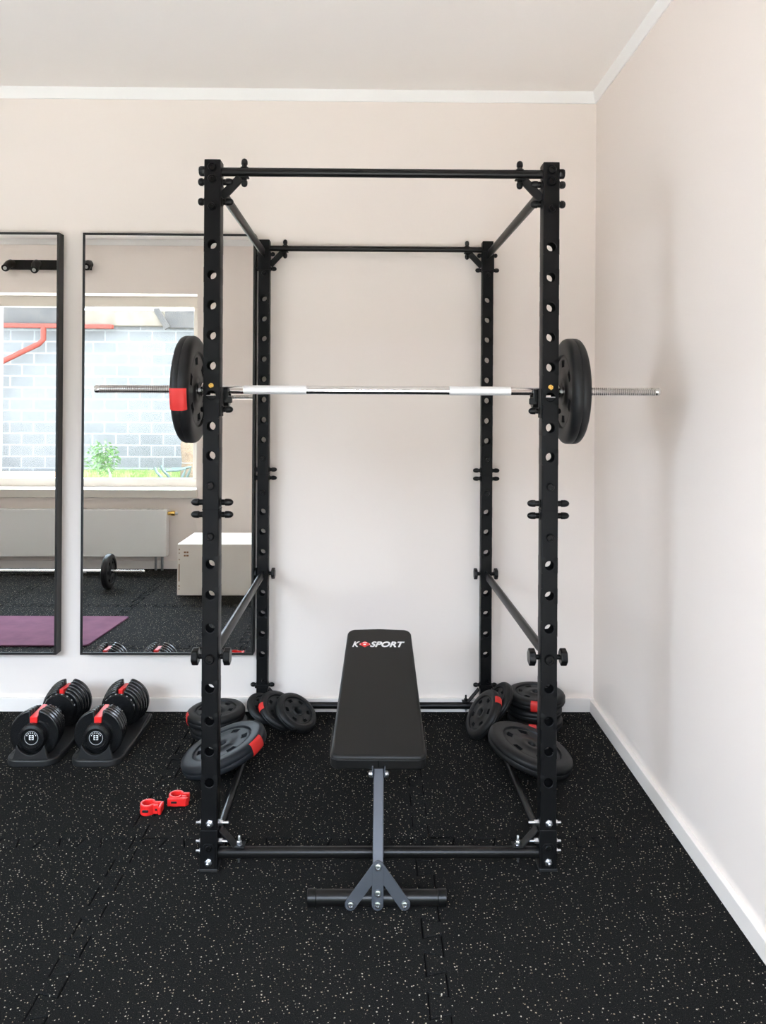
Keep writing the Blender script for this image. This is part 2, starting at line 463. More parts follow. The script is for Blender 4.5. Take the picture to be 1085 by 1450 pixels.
for k, (cx, cy) in UP.items():
    inn = 1 if k[1] == 'l' else -1       # towards the middle of the rack
    f = k[0] == 'f'
    pu = U[k]
    yf = cy - HW
    tight = k == 'bl'                    # little room between this post and the mirror
    # joint of the upper and lower tube
    for z in (1.129, 1.091):
        for s in (-1, 1): capbolt(pu, (cx + s * HW, cy, z), (s, 0, 0), .011 if f else .010, .040 if f else (.0145 if tight and s < 0 else .036))
    for z in (1.183, 1.027): roundbolt(pu, (cx, yf, z), (0, -1, 0), .0125, .012)
    G().box(cx - HW - .0006, cx + HW + .0006, yf - .0006, cy + HW + .0006, 1.1085, 1.1100).build('seam', M['sub'], pu)
    # top corner
    if f:
        for z in (2.119, 2.058):
            for s in (-1, 1): capbolt(pu, (cx + s * HW, cy, z), (s, 0, 0), .012, .036 if s == inn else .024)
        for z in (2.158, 2.122): roundbolt(pu, (cx, yf, z), (0, -1, 0), .0135, .010)
        roundbolt(pu, (cx, yf, 2.037), (0, -1, 0), .012, .016)
        G().lathe([(.014, 0), (.016, .004), (.016, .016), (.013, .02)], (cx - inn * HW, cy, 2.153), (-inn, 0, 0), 8).build('end_plug', M['cap'], pu)
    else:
        for s in (-1, 1): capbolt(pu, (cx + s * HW, cy, 2.120), (s, 0, 0), .010, .0145 if tight and s < 0 else .022)
        for s in (-1, 1): capbolt(pu, (cx + s * HW, cy, 2.052), (s, 0, 0), .010, .0145 if tight and s < 0 else .030)
        roundbolt(pu, (cx, yf, 2.028), (0, -1, 0), .011, .008)
        G().box(cx - HW - .003, cx + HW + .003, yf - .004, yf + .03, 2.045, 2.135).build('clamp_plate', M['steel'], pu, bevel=.002)
    # safety bar knobs
    for s in (-1, 1): knob(pu, (cx + s * HW, cy, .652), (s, 0, 0), .0265 if f else .0255, .020 if f else (.011 if tight and s < 0 else .016), .003 if tight and s < 0 else .014)
    if f: roundbolt(pu, (cx, yf, .652), (0, -1, 0), .0155, .010)
    # foot
    if f:
        for z, s in ((.140, -1), (.140, 1), (.083, 1), (.083, -1), (.053, -inn)):
            hexbolt(pu, (cx + s * HW, cy - .004, z), (s, 0, 0), .0085, .020 if s == inn else .012)
        hexbolt(pu, (cx + .002, yf, .148), (0, -1, 0), .010, .010)
        hexbolt(pu, (cx, yf - .005, .032), (0, -1, 0), .010, .010)
        roundbolt(pu, (cx, yf - .005, .074), (0, -1, 0), .0095, .004)
        pl = [(-.02, .012), (.02, .012), (.02, .075), (.012, .088), (-.012, .088), (-.02, .075)]
        G().prism(pl, (cx, yf, 0), (1, 0, 0), (0, 0, 1), 0, .005).build('foot_plate', M['steel'], pu, bevel=.001)
        G().box(cx - HW - .003, cx + HW + .003, yf - .003, cy + HW + .003, 0, .010).build('foot_cap', M['dbm'], pu, bevel=.002)
        G().box(cx - HW - .0018, cx + HW + .0018, yf - .0018, cy + HW + .0018, .0, .128).build('sleeve', M['steel'], pu, bevel=.002)
    else:
        for s in (-1, 1): capbolt(pu, (cx + s * HW, cy, .140), (s, 0, 0), .010, .030)
        roundbolt(pu, (cx + .008, yf, .165), (0, -1, 0), .009, .006)
        G().box(cx - HW - .003, cx + HW + .003, yf - .003, cy + HW + .003, 0, .010).build('foot_cap', M['dbm'], pu, bevel=.002)
        G().box(cx - HW - .006, cx + HW + .006, yf - .004, yf + .004, .133, .147).build('clamp_plate', M['steel'], pu, bevel=.001)

# cross bars
for (a, c, zt, zb, rt, rb, sl) in (('fl', 'fr', 2.151, .046, .0135, .0165, 1.), ('bl', 'br', 2.147, .044, .013, .015, .9)):
    xa, y = UP[a]; xb, _ = UP[c]
    tb = G().cyl((xa + HW, y, zt), (xb - HW, y, zt), rt, 24).build('top_bar', M['tube'], rack)
    bb = G().cyl((xa + HW, y, zb), (xb - HW, y, zb), rb, 24).build('base_bar', M['tube'], rack)
    for s, x0 in ((1, xa), (-1, xb)):
        # top gusset strap and its through bolt
        xe = x0 + s * .094
        p0 = Vector((x0 + s * HW, y, zt - .078)); p1 = Vector((xe - s * .012, y, zt - .018))
        gs = G().obox(p0, p1, .026, .011, up=(0, 1, 0)).obox(p1 - Vector((s * .004, 0, 0)), (xe + s * .014, y, zt - .016), .026, .005).build('gusset', M['bracket'], rack, bevel=.0015)
        capbolt(gs, (xe, y, zt + rt - .002), (0, 0, 1), .010, .030)
        capbolt(gs, (xe, y, zt - rt - .003), (0, 0, -1), .010, .030)
        # foot gusset strap
        xe = x0 + s * .088
        p0 = Vector((x0 + s * (HW + .004), y + .006, .118)); p1 = Vector((xe - s * .012, y + .004, zb + rb + .004))
        gs = G().obox(p0, p1, .034, .004, up=(0, 0, 1)).obox(p1, (xe + s * .018, y + .004, zb + rb + .003), .034, .004).build('gusset', M['bracket'], rack, bevel=.001)
        hexbolt(gs, (xe, y + .004, zb + rb + .004), (0, 0, 1), .0085, .018, 'zinc' if a == 'fl' else 'cap')
        hexbolt(gs, (xe, y, zb - rb + .001), (0, 0, -1), .006, .010)
# side bars
for a, c in (('fl', 'bl'), ('fr', 'br')):
    s = 1 if a == 'fl' else -1
    (xa, ya), (xb, yb) = UP[a], UP[c]
    for nm, za, zb_, r, mt in (('side_bar', 2.122, 2.118, .0155, 'tube'), ('safety_bar', .652, .652, .0155, 'tube'), ('side_bar', .037, .037, .0135, 'tube')):
        p0 = Vector((xa, ya + HW, za)); p1 = Vector((xb, yb - HW, zb_))
        t = (p1 - p0).normalized(); n = 18; vs = []; fs = []
        L_ = (p1 - p0).length
        st = [(0, .35, 1.15), (.035, .35, 1.15), (.075, 1, 1), (L_ - .075, 1, 1), (L_ - .035, .35, 1.15), (L_, .35, 1.15)]
        for d_, sx, sz in st:        # tube with flattened ends
            for k in range(n):
                th = 2 * PI * k / n
                vs.append(p0 + t * d_ + Vector((r * sx * math.cos(th), 0, r * sz * math.sin(th))))
        for i in range(len(st) - 1):
            fs += [(i * n + k, i * n + (k + 1) % n, (i + 1) * n + (k + 1) % n, (i + 1) * n + k) for k in range(n)]
        fs += [tuple(range(n - 1, -1, -1)), tuple((len(st) - 1) * n + k for k in range(n))]
        sb = G().add(vs, fs).build(nm, M[mt], rack, angle=50)
# bar hooks
for k in ('fl', 'fr'):
    cx, cy = UP[k]; s = 1 if k == 'fl' else -1
    h = G()
    yc = cy + HW
    # plate hugging the inner face of the upright and the cradle carrying the bar behind it
    h.box(cx + s * HW, cx + s * (HW + .004), cy - .02, cy + .02, 1.395, 1.485)
    hk = h.build('bar_hook', M['bracket'], rack, bevel=.001)
    G().prism([(-.030, -.020), (-.030, .020), (-.018, .026), (-.018, -.002), (.020, -.002), (.020, .030), (.032, .030), (.032, -.020), (.016, -.036), (-.014, -.036)],
              (cx + s * .030 - .010, 2.427, 1.462), (0, 1, 0), (0, 0, 1), 0, .020).build('cradle', M['cap'], hk, bevel=.003)
    G().prism([(-.030, -.020), (-.030, .020), (-.018, .026), (-.018, -.002), (.020, -.002), (.020, .030), (.032, .030), (.032, -.020), (.016, -.036), (-.014, -.036)],
              (cx - s * .031 - .004, 2.427, 1.462), (0, 1, 0), (0, 0, 1), 0, .008).build('cradle', M['cap'], hk, bevel=.003)
    G().box(cx - .024, cx + .024, 2.388, 2.455, 1.420, 1.440).build('tongue', M['bracket'], hk, bevel=.002)
    G().box(cx + s * .040 - .012, cx + s * .040 + .012, 2.398, 2.414, 1.436, 1.456).build('lug', M['dbm'], hk, bevel=.003)
    capbolt(hk, (cx + s * (HW + .003), cy + .004, 1.416), (s, 0, 0), .0105, .034)
    capbolt(hk, (cx - s * HW, cy + .004, 1.416), (-s, 0, 0), .009, .014)
    # safety pin and latch in the front hole
    G().lathe([(.0085, 0), (.0085, .004), (.0065, .006), (.004, .006), (.003, .003)], (cx, cy - HW, 1.489), (0, -1, 0), 18).build('pin', M['brass'], hk)
    G().prism([(.0128 * math.cos(PI + PI * i / 14), .0128 * math.sin(PI + PI * i / 14)) for i in range(15)],
              (cx, cy - HW + .004, 1.459), (1, 0, 0), (0, 0, 1), 0, .003).build('latch', M['steel'], hk)
    G().box(cx - .0145, cx + .0145, cy - HW - .004, cy - HW + .002, 1.4575, 1.4605).build('latch_rod', M['brushed'], hk, bevel=.001)

# ------------------------------------------------------------------ barbells
def make_barbell(label, loc, rotz, half, g0, g1, cl):
    b = thing('barbell', label, 'barbell', loc)
    b.rotation_euler = (0, 0, rotz)
    r = .0135; th = .60 if half > .85 else .55
    def put(g, nm, m): return g.build(nm, M[m], b, loc=(0, 0, 0))
    put(G().cyl((-th, 0, 0), (th, 0, 0), r, 24), 'shaft', 'chrome')
    for s, (a, c) in ((-1, g0), (1, g1)):
        put(G().cyl((a, 0, 0), (c, 0, 0), r + .0006, 24), 'grip', 'knurl')
    for s in (-1, 1):
        pr = []
        x = 0.; L_ = half - th - .012
        while x < L_ - .006:
            pr += [(.0100, x), (.0132, x + .0026), (.0132, x + .0040), (.0100, x + .0062)]; x += .0066
        pr += [(.0125, L_), (.0125, L_ + .008), (.009, half - th)]
        put(G().lathe(pr, (s * th, 0, 0), (s, 0, 0), 20), 'threaded_end', 'thread')
        put(G().lathe([(.0135, 0), (.017, .001), (.017, .006), (.022, .007), (.022, .0175), (.0135, .018)], (s * cl[s > 0], 0, 0), (s, 0, 0), 24), 'collar', 'chrome')
    return b
bar_c = (.010, 2.427, 1.4785)
bb = make_barbell('chrome barbell resting on the rack hooks with one black plate each side', bar_c, R(-.12), .900, (-.427, -.228), (.226, .422), (.550, .566))

# ------------------------------------------------------------------ weight plates
PM = {}
def plate_meshes(Rr, Tk, hub=.0155):
    key = (Rr, Tk)
    if key in PM: return PM[key]
    n = 96
    top = [(hub, Tk - .006), (hub + .003, Tk - .003), (.25 * Rr, Tk - .003), (.27 * Rr, Tk - .0055), (.46 * Rr, Tk - .0055), (.60 * Rr, Tk - .0055),
           (.655 * Rr, Tk - .0055), (.67 * Rr, Tk - .0075), (.69 * Rr, Tk - .0075), (.705 * Rr, Tk - .0012), (.80 * Rr, Tk), (Rr - .020, Tk - .0004), (Rr - .010, Tk - .0025),
           (Rr - .0035, Tk - .0075), (Rr - .0005, Tk - .014), (Rr, Tk * .5 + .0025), (Rr - .0018, Tk * .5)]
    prof = top + [(r, Tk - z) for r, z in top[-2::-1]]
    m = len(prof); mt = len(top)
    S0 = 4                                     # slot band between rings 4 and 5
    slots = set()
    for q in range(6):
        for d in range(-3, 3): slots.add((q * 16 + d + 8) % n)
    bm = bmesh.new()
    V = [[bm.verts.new((r * math.cos(2 * PI * k / n), r * math.sin(2 * PI * k / n), z)) for k in range(n)] for r, z in prof]
    for i in range(m):
        j = (i + 1) % m
        for k in range(n):
            if k in slots and (i == S0 or i == m - 2 - S0): continue
            l = (k + 1) % n
            bm.faces.new((V[i][k], V[i][l], V[j][l], V[j][k]))
    b0 = m - 1 - S0                            # bottom ring index matching S0
    for k in slots:
        l = (k + 1) % n
        bm.faces.new((V[S0][k], V[S0][l], V[b0][l], V[b0][k]))
        bm.faces.new((V[S0 + 1][k], V[S0 + 1][l], V[b0 - 1][l], V[b0 - 1][k]))
        if (k - 1) % n not in slots: bm.faces.new((V[S0][k], V[S0 + 1][k], V[b0 - 1][k], V[b0][k]))
        if l not in slots: bm.faces.new((V[S0][l], V[S0 + 1][l], V[b0 - 1][l], V[b0][l]))
    bmesh.ops.recalc_face_normals(bm, faces=bm.faces[:])
    me = bpy.data.meshes.new('disc'); bm.to_mesh(me); bm.free()
    for p in me.polygons: p.use_smooth = True
    me.set_sharp_from_angle(angle=R(50))
    # sticker wrapped round the rim, centred on +x
    band = [(Rr - .0095, Tk - .0027), (Rr - .0035, Tk - .0075), (Rr - .0005, Tk - .014), (Rr, Tk * .5), (Rr - .0005, .014), (Rr - .0035, .0075), (Rr - .0095, .0027)]
    g = G(); w = (.034 if Rr > .15 else .017) / Rr; q = 10; vs = []
    for off in (.0, .0012):
        for r, z in band:
            zz = z + (off if z > Tk * .8 else (-off if z < Tk * .2 else 0))
            for k in range(q + 1):
                t = -w + 2 * w * k / q
                vs.append(((r + off) * math.cos(t), (r + off) * math.sin(t), zz))
    nb = len(band); st = nb * (q + 1); fs = []
    for i in range(nb - 1):
        for k in range(q):
            a = i * (q + 1) + k
            fs.append((a, a + 1, a + q + 2, a + q + 1)); fs.append((st + a, st + a + q + 1, st + a + q + 2, st + a + 1))
    for i in range(nb - 1):
        for k in (0, q):
            a = i * (q + 1) + k; fs.append((a, a + q + 1, st + a + q + 1, st + a))
    for k in range(q):
        for i in (0, nb - 1):
            a = i * (q + 1) + k; fs.append((a, a + 1, st + a + 1, st + a))
    lb = bpy.data.meshes.new('rim_label'); lb.from_pydata(vs, [], fs)
    bm = bmesh.new(); bm.from_mesh(lb); bmesh.ops.recalc_face_normals(bm, faces=bm.faces[:]); bm.to_mesh(lb); bm.free()
    for p in lb.polygons: p.use_smooth = True
    lb.set_sharp_from_angle(angle=R(40))
    PM[key] = (me, lb); return PM[key]

def plate(top_c, nrm, ldir, Rr, Tk, label, group, m='plate', sticker=True, plug=None):
    """top_c: centre of the upper face; nrm: its normal; ldir: where the red sticker points"""
    z = Vector(nrm).normalized(); x = Vector(ldir); x = (x - z * x.dot(z)).normalized(); y = z.cross(x)
    o = thing('weight_plate', label, 'weight plate', Vector(top_c) - z * Tk, group)
    o.rotation_euler = Matrix((x, y, z)).transposed().to_euler()
    me, lb = plate_meshes(Rr, Tk)
    d = bpy.data.objects.new('disc', me); C.objects.link(d); d.parent = o
    if not me.materials: me.materials.append(None)
    d.material_slots[0].link = 'OBJECT'; d.material_slots[0].material = M[m]
    if sticker:
        s = bpy.data.objects.new('rim_label', lb); C.objects.link(s); s.parent = o
        if not lb.materials: lb.materials.append(M['red'])
        s['label'] = 'red rim label'
    if plug is not None:
        p = G().lathe([(.012, 0), (.012, .003), (.009, .007), (.004, .008)], (0, 0, 0), (1, 0, 0), 16).build('rim_plug', M['cap'], o, loc=(0, 0, 0))
        dv = Vector(plug); dl = Vector((dv.dot(x), dv.dot(y), 0)).normalized()
        p.location = dl * (Rr - .003) + Vector((0, 0, Tk * .55))
        p.rotation_euler = (0, 0, math.atan2(dl.y, dl.x))
    return o
GB = 'plates loaded on the racked barbell'
GL = 'loose plates by the left rack feet'
GR = 'loose plates by the right rack feet'
plate((-.558, 2.4282, 1.4785), (1, 0, 0), (0, -1, -.20), .170, .054, 'big black plate with red rim label on left end of the racked bar', GB)
plate((.594, 2.4258, 1.4785), (-1, 0, 0), (0, .6, 1), .168, .0555, 'big black plate on right end of the racked bar, beside the bare right wall', GB, sticker=False)
# left heap
plate((-.591, 2.981, .1105), (-.336, -.036, .941), (.93, -.42, 0), .170, .054, 'big dark grey plate tilted across the left floor bar, frontmost of the left heap', GL, 'plate_grey')
plate((-.684, 3.315, .1120), (-.043, -.010, .999), (-.95, -.36, 0), .1255, .052, 'mid-size plate lying nearly flat behind the tilted grey plate, upper of two', GL)
plate((-.668, 3.325, .0550), (-.02, .0, 1), (.3, .9, 0), .1255, .053, 'mid-size plate on the floor, pinned under the flat left plate', GL, sticker=False)
nC = (.527, -.31, .792)
plate((-.329, 3.343, .093), nC, (-.5, .8, 0), .100, .040, 'small plate leaning rightmost of three, with its face fully in view', GL, sticker=False, plug=(.05, -1, -.4))
plate((-.404, 3.362, .0955), nC, (-.86, -.50, .3), .100, .040, 'small plate with red rim label, middle of three leaning left of bench', GL)
plate((-.478, 3.374, .0985), nC, (.3, .9, 0), .079, .036, 'small plate leaning behind the red-labelled one, against the left rear upright', GL, sticker=False)
# right heap
plate((.624, 2.987, .1065), (.301, -.055, .952), (.3, .9, 0), .170, .054, 'big plate tilted across the right floor bar, frontmost of the right heap', GR, sticker=False)
plate((.726, 3.405, .1545), (0, 0, 1), (-.25, -1, 0), .129, .0505, 'mid-size plate on top of the stack of three in the right corner', GR)
plate((.720, 3.410, .1035), (0, 0, 1), (.52, -.85, 0), .122, .0505, 'mid-size plate in the middle of the right corner stack', GR)
plate((.722, 3.402, .0525), (0, 0, 1), (-.3, -1, 0), .122, .0520, 'mid-size plate at the bottom of the right corner stack, on the floor', GR)
plate((.457, 3.275, .112), (-.808, -.161, .566), (.62, -.45, .8), .110, .040, 'small plate with its slotted face turned left, leaning before right rear upright', GR)
plate((.527, 3.340, .138), (-.79, -.10, .60), (.3, .9, 0), .096, .040, 'small plate hidden behind the left-facing one, leaning on the right stack', GR, sticker=False)

# ------------------------------------------------------------------ weight bench
bench = thing('weight_bench', 'black padded bench with slate steel frame standing inside the rack', 'weight bench', (.017, 2.6, 0))
P0 = Vector((.016, 2.36, .346)); P1 = Vector((.0225, 3.10, .522))
ev = (P1 - P0).normalized(); eu = Vector((1, 0, 0)); eu = (eu - ev * eu.dot(ev)).normalized(); en = eu.cross(ev)
LP = (P1 - P0).length
def arc(cx, cy, r, a0, a1, n=7): return [(cx + r * math.cos(R(a0 + (a1 - a0) * i / n)), cy + r * math.sin(R(a0 + (a1 - a0) * i / n))) for i in range(n + 1)]
w0, w1 = .150, .129
poly = arc(w0 - .026, .026 - .004, .026, -85, 0) + arc(w1 - .035, LP - .037, .034, 2, 82) + [(0, LP + .003)] + arc(-w1 + .035, LP - .037, .034, 98, 178) + arc(-w0 + .026, .022, .026, 180, 265)
pad = G().prism(poly, P0, eu, ev, -.050, 0).build('pad', M['pad'], bench, bevel=.011, seg=4)
# piping seam round the front lip
sp = [P0 + eu * a + ev * c - en * .012 for a, c in [(-w0 - .0005, .16), (-w0 - .001, .06), (-w0 - .0005, .02), (-w0 + .006, .003), (-w0 + .026, -.0045)]]
sp += [P0 + eu * x - ev * .0045 - en * .012 for x in (-.08, 0, .08)]
sp += [P0 + eu * -a + ev * c - en * .012 for a, c in [(-w0 + .026, -.0045), (-w0 + .006, .003), (-w0 - .0005, .02), (-w0 - .001, .06), (-w0 - .0005, .16)]]
G().sweep(sp, .0016, 6).build('piping', M['pad'], pad)
G().sweep([P0 - ev * .0046 - en * .012, P0 - ev * .0050 - en * .036], .0012, 6).build('stitched_seam', M['sub'], pad)
# lettering
def text(s, size_x, size_y, u0, v0, m, parent, shear=.32, bold=.034):
    cu = bpy.data.curves.new('lettering', 'FONT'); cu.body = s; cu.shear = shear; cu.offset = bold; cu.extrude = .012; cu.resolution_u = 4
    t = bpy.data.objects.new('lettering', cu); C.objects.link(t)
    dg = bpy.context.evaluated_depsgraph_get(); me = bpy.data.meshes.new_from_object(t.evaluated_get(dg))
    bpy.data.objects.remove(t)
    xs = [v.co.x for v in me.vertices]; ys = [v.co.y for v in me.vertices]
    x0, x1, y0, y1 = min(xs), max(xs), min(ys), max(ys)
    off = world_loc(parent)
    for v in me.vertices:
        a = u0 + (v.co.x - x0) / (x1 - x0) * size_x; c = v0 + (v.co.y - y0) / (y1 - y0) * size_y
        v.co = P0 + eu * a + ev * c + en * (.0004 + .0006 * (1 if v.co.z > 0 else 0)) - off
    me.materials.clear(); me.materials.append(m)
    o = bpy.data.objects.new('lettering', me); C.objects.link(o); o.parent = parent
    return o
text('K', .029, .039, -.105, .620, M['white'], pad)
text('SPORT', .136, .040, -.036, .620, M['white'], pad)
g = G()
cx, cy = -.056, .640
hexp = [(cx + .0135 * math.cos(R(30 + 60 * i)) * 1.0, cy + .021 * math.sin(R(30 + 60 * i))) for i in range(6)]
g.prism(hexp, P0, eu, ev, .0002, .0010)
for s in (-1, 1):
    g.prism([(cx + s * .012, cy + .010), (cx + s * .021, cy + .002), (cx + s * .021, cy - .004), (cx + s * .012, cy - .010)][::s], P0, eu, ev, .0002, .0010)
g.build('emblem', M['redplastic'], pad)
g = G()
g.prism([(cx - .009, cy + .009), (cx + .008, cy + .009), (cx + .008, cy + .013), (cx - .009, cy + .013)], P0, eu, ev, .0009, .0013)
g.prism([(cx - .007, cy - .006), (cx + .003, cy - .006), (cx + .005, cy + .001), (cx - .005, cy + .001)], P0, eu, ev, .0009, .0013)
for s in (-1, 1): g.prism([(cx + s * .0185 - .002, cy - .002), (cx + s * .0185 + .002, cy - .002), (cx + s * .0185 + .002, cy + .002), (cx + s * .0185 - .002, cy + .002)], P0, eu, ev, .0009, .0013)
g.build('emblem_mark', M['white'], pad)
# frame
q0 = Vector((.0155, 2.196, .050)); q1 = Vector((.0175, 2.392, .305))
pt = (q1 - q0).normalized()
post = G().obox(q0, q1, .032, .036, up=(0, -1, .5)).build('post', M['slate'], bench, bevel=.003)
G().obox((.016, 2.385, .296), tuple(P0 + ev * .70 - en * .072), .036, .040).build('spine', M['slate'], bench, bevel=.003)
for s in (-1, 1):
    br_ = G().box(.0175 + s * .019 - .002, .0175 + s * .019 + .002, 2.352, 2.41, .283, .315).build('bracket', M['slate'], bench, bevel=.001)
    G().lathe([(.011, 0), (.011, .004), (.0085, .009), (.004, .011)], (.0175 + s * .021, 2.362, .290), (s, -.0, 0), 16).build('bolt', M['zinc'], br_)
ft = G().cyl((-.172, 2.182, .0235), (.200, 2.182, .0235), .0215, 28).build('foot_tube', M['tube'], bench)
for x0, x1 in ((-.186, -.160), (.186, .212)):
    G().cyl((x0, 2.182, .0235), (x1, 2.182, .0235), .0235, 28, .002).build('end_cap', M['cap'], ft)
# front A bracket: three flat straps fanning down from one bolt
a0 = Vector((.0155, 2.192 - .021, .1205))
dn = (Vector((.0155, 2.158, .022)) - a0).normalized(); ex = Vector((1, 0, 0)); nn = ex.cross(dn)
if nn.y > 0: nn = -nn
def strap(tx, name, parent, h):
    tip = Vector((tx, 2.1575, .0225)); d = (tip - a0); L_ = d.length; d.normalize()
    sx = nn.cross(d).normalized(); r_ = .0165
    poly = [(r_ * math.cos(R(t)), r_ * math.sin(R(t))) for t in range(90, 271, 15)]
    poly = [(-abs(x) if 90 < i else x, y) for (x, y), i in zip(poly, range(90, 271, 15))]
    poly += [(L_ + r_ * math.cos(R(t)), r_ * math.sin(R(t))) for t in range(-90, 91, 15)]
    return G().prism(poly, a0 + nn * h, d, sx, -.0025, .0025).build(name, M['slate'], parent, bevel=.0008)
tips = (.0145, -.0615, .0905)
for i, tx in enumerate(tips): strap(tx, 'brace', bench, .003 + .0005 * (i == 0))
for p in (a0, Vector((.015, 2.1615, .052)), *[Vector((t, 2.1575, .0225)) for t in tips]):
    G().lathe([(.0098, 0), (.0098, .003), (.0088, .0055), (.0050, .0062), (.0045, .0045), (.002, .0045)], p + nn * .005, nn, 20).build('bolt', M['zinc'], bench)
# rear leg, behind the pad
G().obox((.0205, 3.02, .40), (.0215, 3.07, .03), .032, .032, up=(0, 1, 0)).build('rear_leg', M['slate'], bench, bevel=.003)
G().cyl((-.10, 3.07, .0225), (.14, 3.07, .0225), .0215, 24).build('rear_foot_tube', M['tube'], bench)

# ------------------------------------------------------------------ adjustable dumbbells on cradles
def make_dumbbell(label):
    d = thing('adjustable_dumbbell', label, 'dumbbell', (0, 0, 0), 'adjustable dumbbells by the back wall')
    def put(g, nm, m, parent=d, **k): return g.build(nm, M[m], parent, loc=(0, 0, 0), **k)
    def disc(y0, y1, r, nm):
        # round plate with a slot cut into its top
        pts = []
        a0 = math.degrees(math.asin(.017 / r))
        for i in range(49):
            t = R(90 + a0 + (360 - 2 * a0) * i / 48)
            pts.append((r * math.cos(t), max(r * math.sin(t), -.079)))
        pts += [(.012, r * .58), (-.012, r * .58)]
        put(G().prism(pts, (0, y0, 0), (-1, 0, 0), (0, 0, 1), 0, y1 - y0), nm, 'db', bevel=.0065, seg=3)
    # y runs along the handle; front (towards the room) is negative
    for s in (-1, 1):
        ys = .072
        rr = [.082, .088, .092, .095, .098]
        tw = [.018, .020, .021, .023, .027]
        for r_, t_ in zip(rr, tw):
            a, c = s * ys, s * (ys + t_ - .0035)
            disc(min(a, c), max(a, c), r_, 'weight_disc')
            ys += t_ + .0005
        # red wedge lying in the slot
        p0, p1 = Vector((0, s * .080, .064)), Vector((0, s * (ys + .002), .070))
        w_a, w_b = .009, .0145
        vs = [(-w_a, p0.y, .052), (w_a, p0.y, .052), (-w_a, p0.y, p0.z + .018), (w_a, p0.y, p0.z + .018), (-w_b, p1.y, .045), (w_b, p1.y, .045), (-w_b, p1.y, .072), (w_b, p1.y, .072)]
        put(G().add(vs, [(0, 1, 3, 2), (4, 6, 7, 5), (0, 4, 5, 1), (2, 3, 7, 6), (0, 2, 6, 4), (1, 5, 7, 3)]), 'wedge', 'redplastic', bevel=.002)
        cap = put(G().lathe([(.054, 0), (.054, .014), (.050, .022), (.040, .025), (.038, .020), (.030, .019)], (0, s * ys, -.004), (0, s, 0), 36), 'dial', 'db')
        # window on the dial with its figures
        rg = G()
        vs = []; nseg = 28
        rg.lathe([(.0255, 0), (.0275, 0), (.0275, .0012), (.0255, .0012)], (0, s * (ys + .0188), -.004), (0, s, 0), 36, close=True)
        put(rg, 'dial_ring', 'greytext', cap)
        k = G(); yy = s * (ys + .019); 
        for (x0, x1, z0, z1) in ((-.009, -.002, -.014, -.011), (-.009, -.002, -.006, -.003), (-.009, -.002, .002, .005), (-.009, -.007, -.014, .005),
                                 (.001, .009, -.014, -.011), (.001, .009, -.006, -.003), (.001, .009, .002, .005), (.007, .009, -.014, .005)):
            k.box(x0, x1, min(yy, yy + s * .001), max(yy, yy + s * .001), z0 + .002, z1 + .002)
        for a in range(30, 151, 24):
            k.box(.020 * math.cos(R(a)) - .0013, .020 * math.cos(R(a)) + .0013, min(yy, yy + s * .001), max(yy, yy + s * .001), .020 * math.sin(R(a)) - .006, .020 * math.sin(R(a)) - .002)
        put(k, 'dial_figures', 'white', cap)
        # numbered collar beside the handle
        cl = put(G().lathe([(.030, 0), (.066, .004), (.070, .010), (.070, .018), (.066, .022)], (0, s * .047, 0), (0, s, 0), 36), 'collar', 'db')
        k = G()
        for a in range(20, 161, 20):
            c_, s_ = math.cos(R(a)), math.sin(R(a))
            k.obox((.0695 * c_, s * .058, .0695 * s_), (.0710 * c_, s * .058, .0710 * s_), .006, .007, up=(0, 1, 0))
        put(k, 'collar_figures', 'greytext', cl)
    put(G().lathe([(.015, -.05), (.0165, -.03), (.018, 0), (.0165, .03), (.015, .05)], (0, 0, 0), (0, 1, 0), 24), 'handle', 'dbm')
    return d
db = make_dumbbell('adjustable dumbbell with red wedges in the left cradle, nearer the left edge')
DBZ = .108
db.location = (-1.353, 3.238, DBZ); db.rotation_euler = (0, 0, R(-.5))
db2 = dup(db, 'adjustable dumbbell with red wedges in the right cradle, nearer the rack')
db2.location = (-1.098, 3.238, DBZ)
def make_cradle(label):
    c = thing('dumbbell_cradle', label, 'dumbbell cradle', (0, 0, 0), 'dumbbell cradles by the back wall')
    def put(g, nm, m, **k): return g.build(nm, M[m], c, loc=(0, 0, 0), **k)
    def outline(hw, hl, rc):
        pts = []
        for (sx, sy, a) in ((1, -1, -90), (1, 1, 0), (-1, 1, 90), (-1, -1, 180)):
            rr = rc if sy < 0 else rc * .5
            for i in range(9):
                t = R(a + 90 * i / 8); pts.append((sx * (hw - rr) + rr * math.cos(t), sy * (hl - rr) + rr * math.sin(t)))
        return pts
    o1 = outline(.102, .232, .055)
    put(G().prism(o1, (0, 0, 0), (1, 0, 0), (0, 1, 0), 0, .027), 'tray', 'dbm', bevel=.005)
    # raised side lips and end saddles
    for s in (-1, 1):
        put(G().prism([(-.155, .018), (.155, .018), (.175, .030), (.185, .046), (.150, .042), (.05, .026), (-.05, .026), (-.150, .030), (-.175, .028)],
                      (s * .094 - .006, 0, 0), (0, 1, 0), (0, 0, 1), 0, .012), 'side_lip', 'dbm', bevel=.003)
        pl = [(-.075, .018), (.075, .018), (.066, .036)] + [(.060 * math.cos(R(t)), .1125 + .060 * math.sin(R(t)) * 1.20) for t in range(-25, -156, -13)] + [(-.066, .036)]
        pl = [(x, max(z, .021)) for x, z in pl]
        put(G().prism(pl, (0, s * .211 + .008, 0), (1, 0, 0), (0, 0, 1), 0, .016), 'saddle', 'dbm', bevel=.002)
    return c
cr1 = make_cradle('black plastic cradle under the left adjustable dumbbell')
cr1.location = (-1.353, 3.240, 0)
cr2 = dup(cr1, 'black plastic cradle under the right adjustable dumbbell, beside the rack')
cr2.location = (-1.098, 3.240, 0)

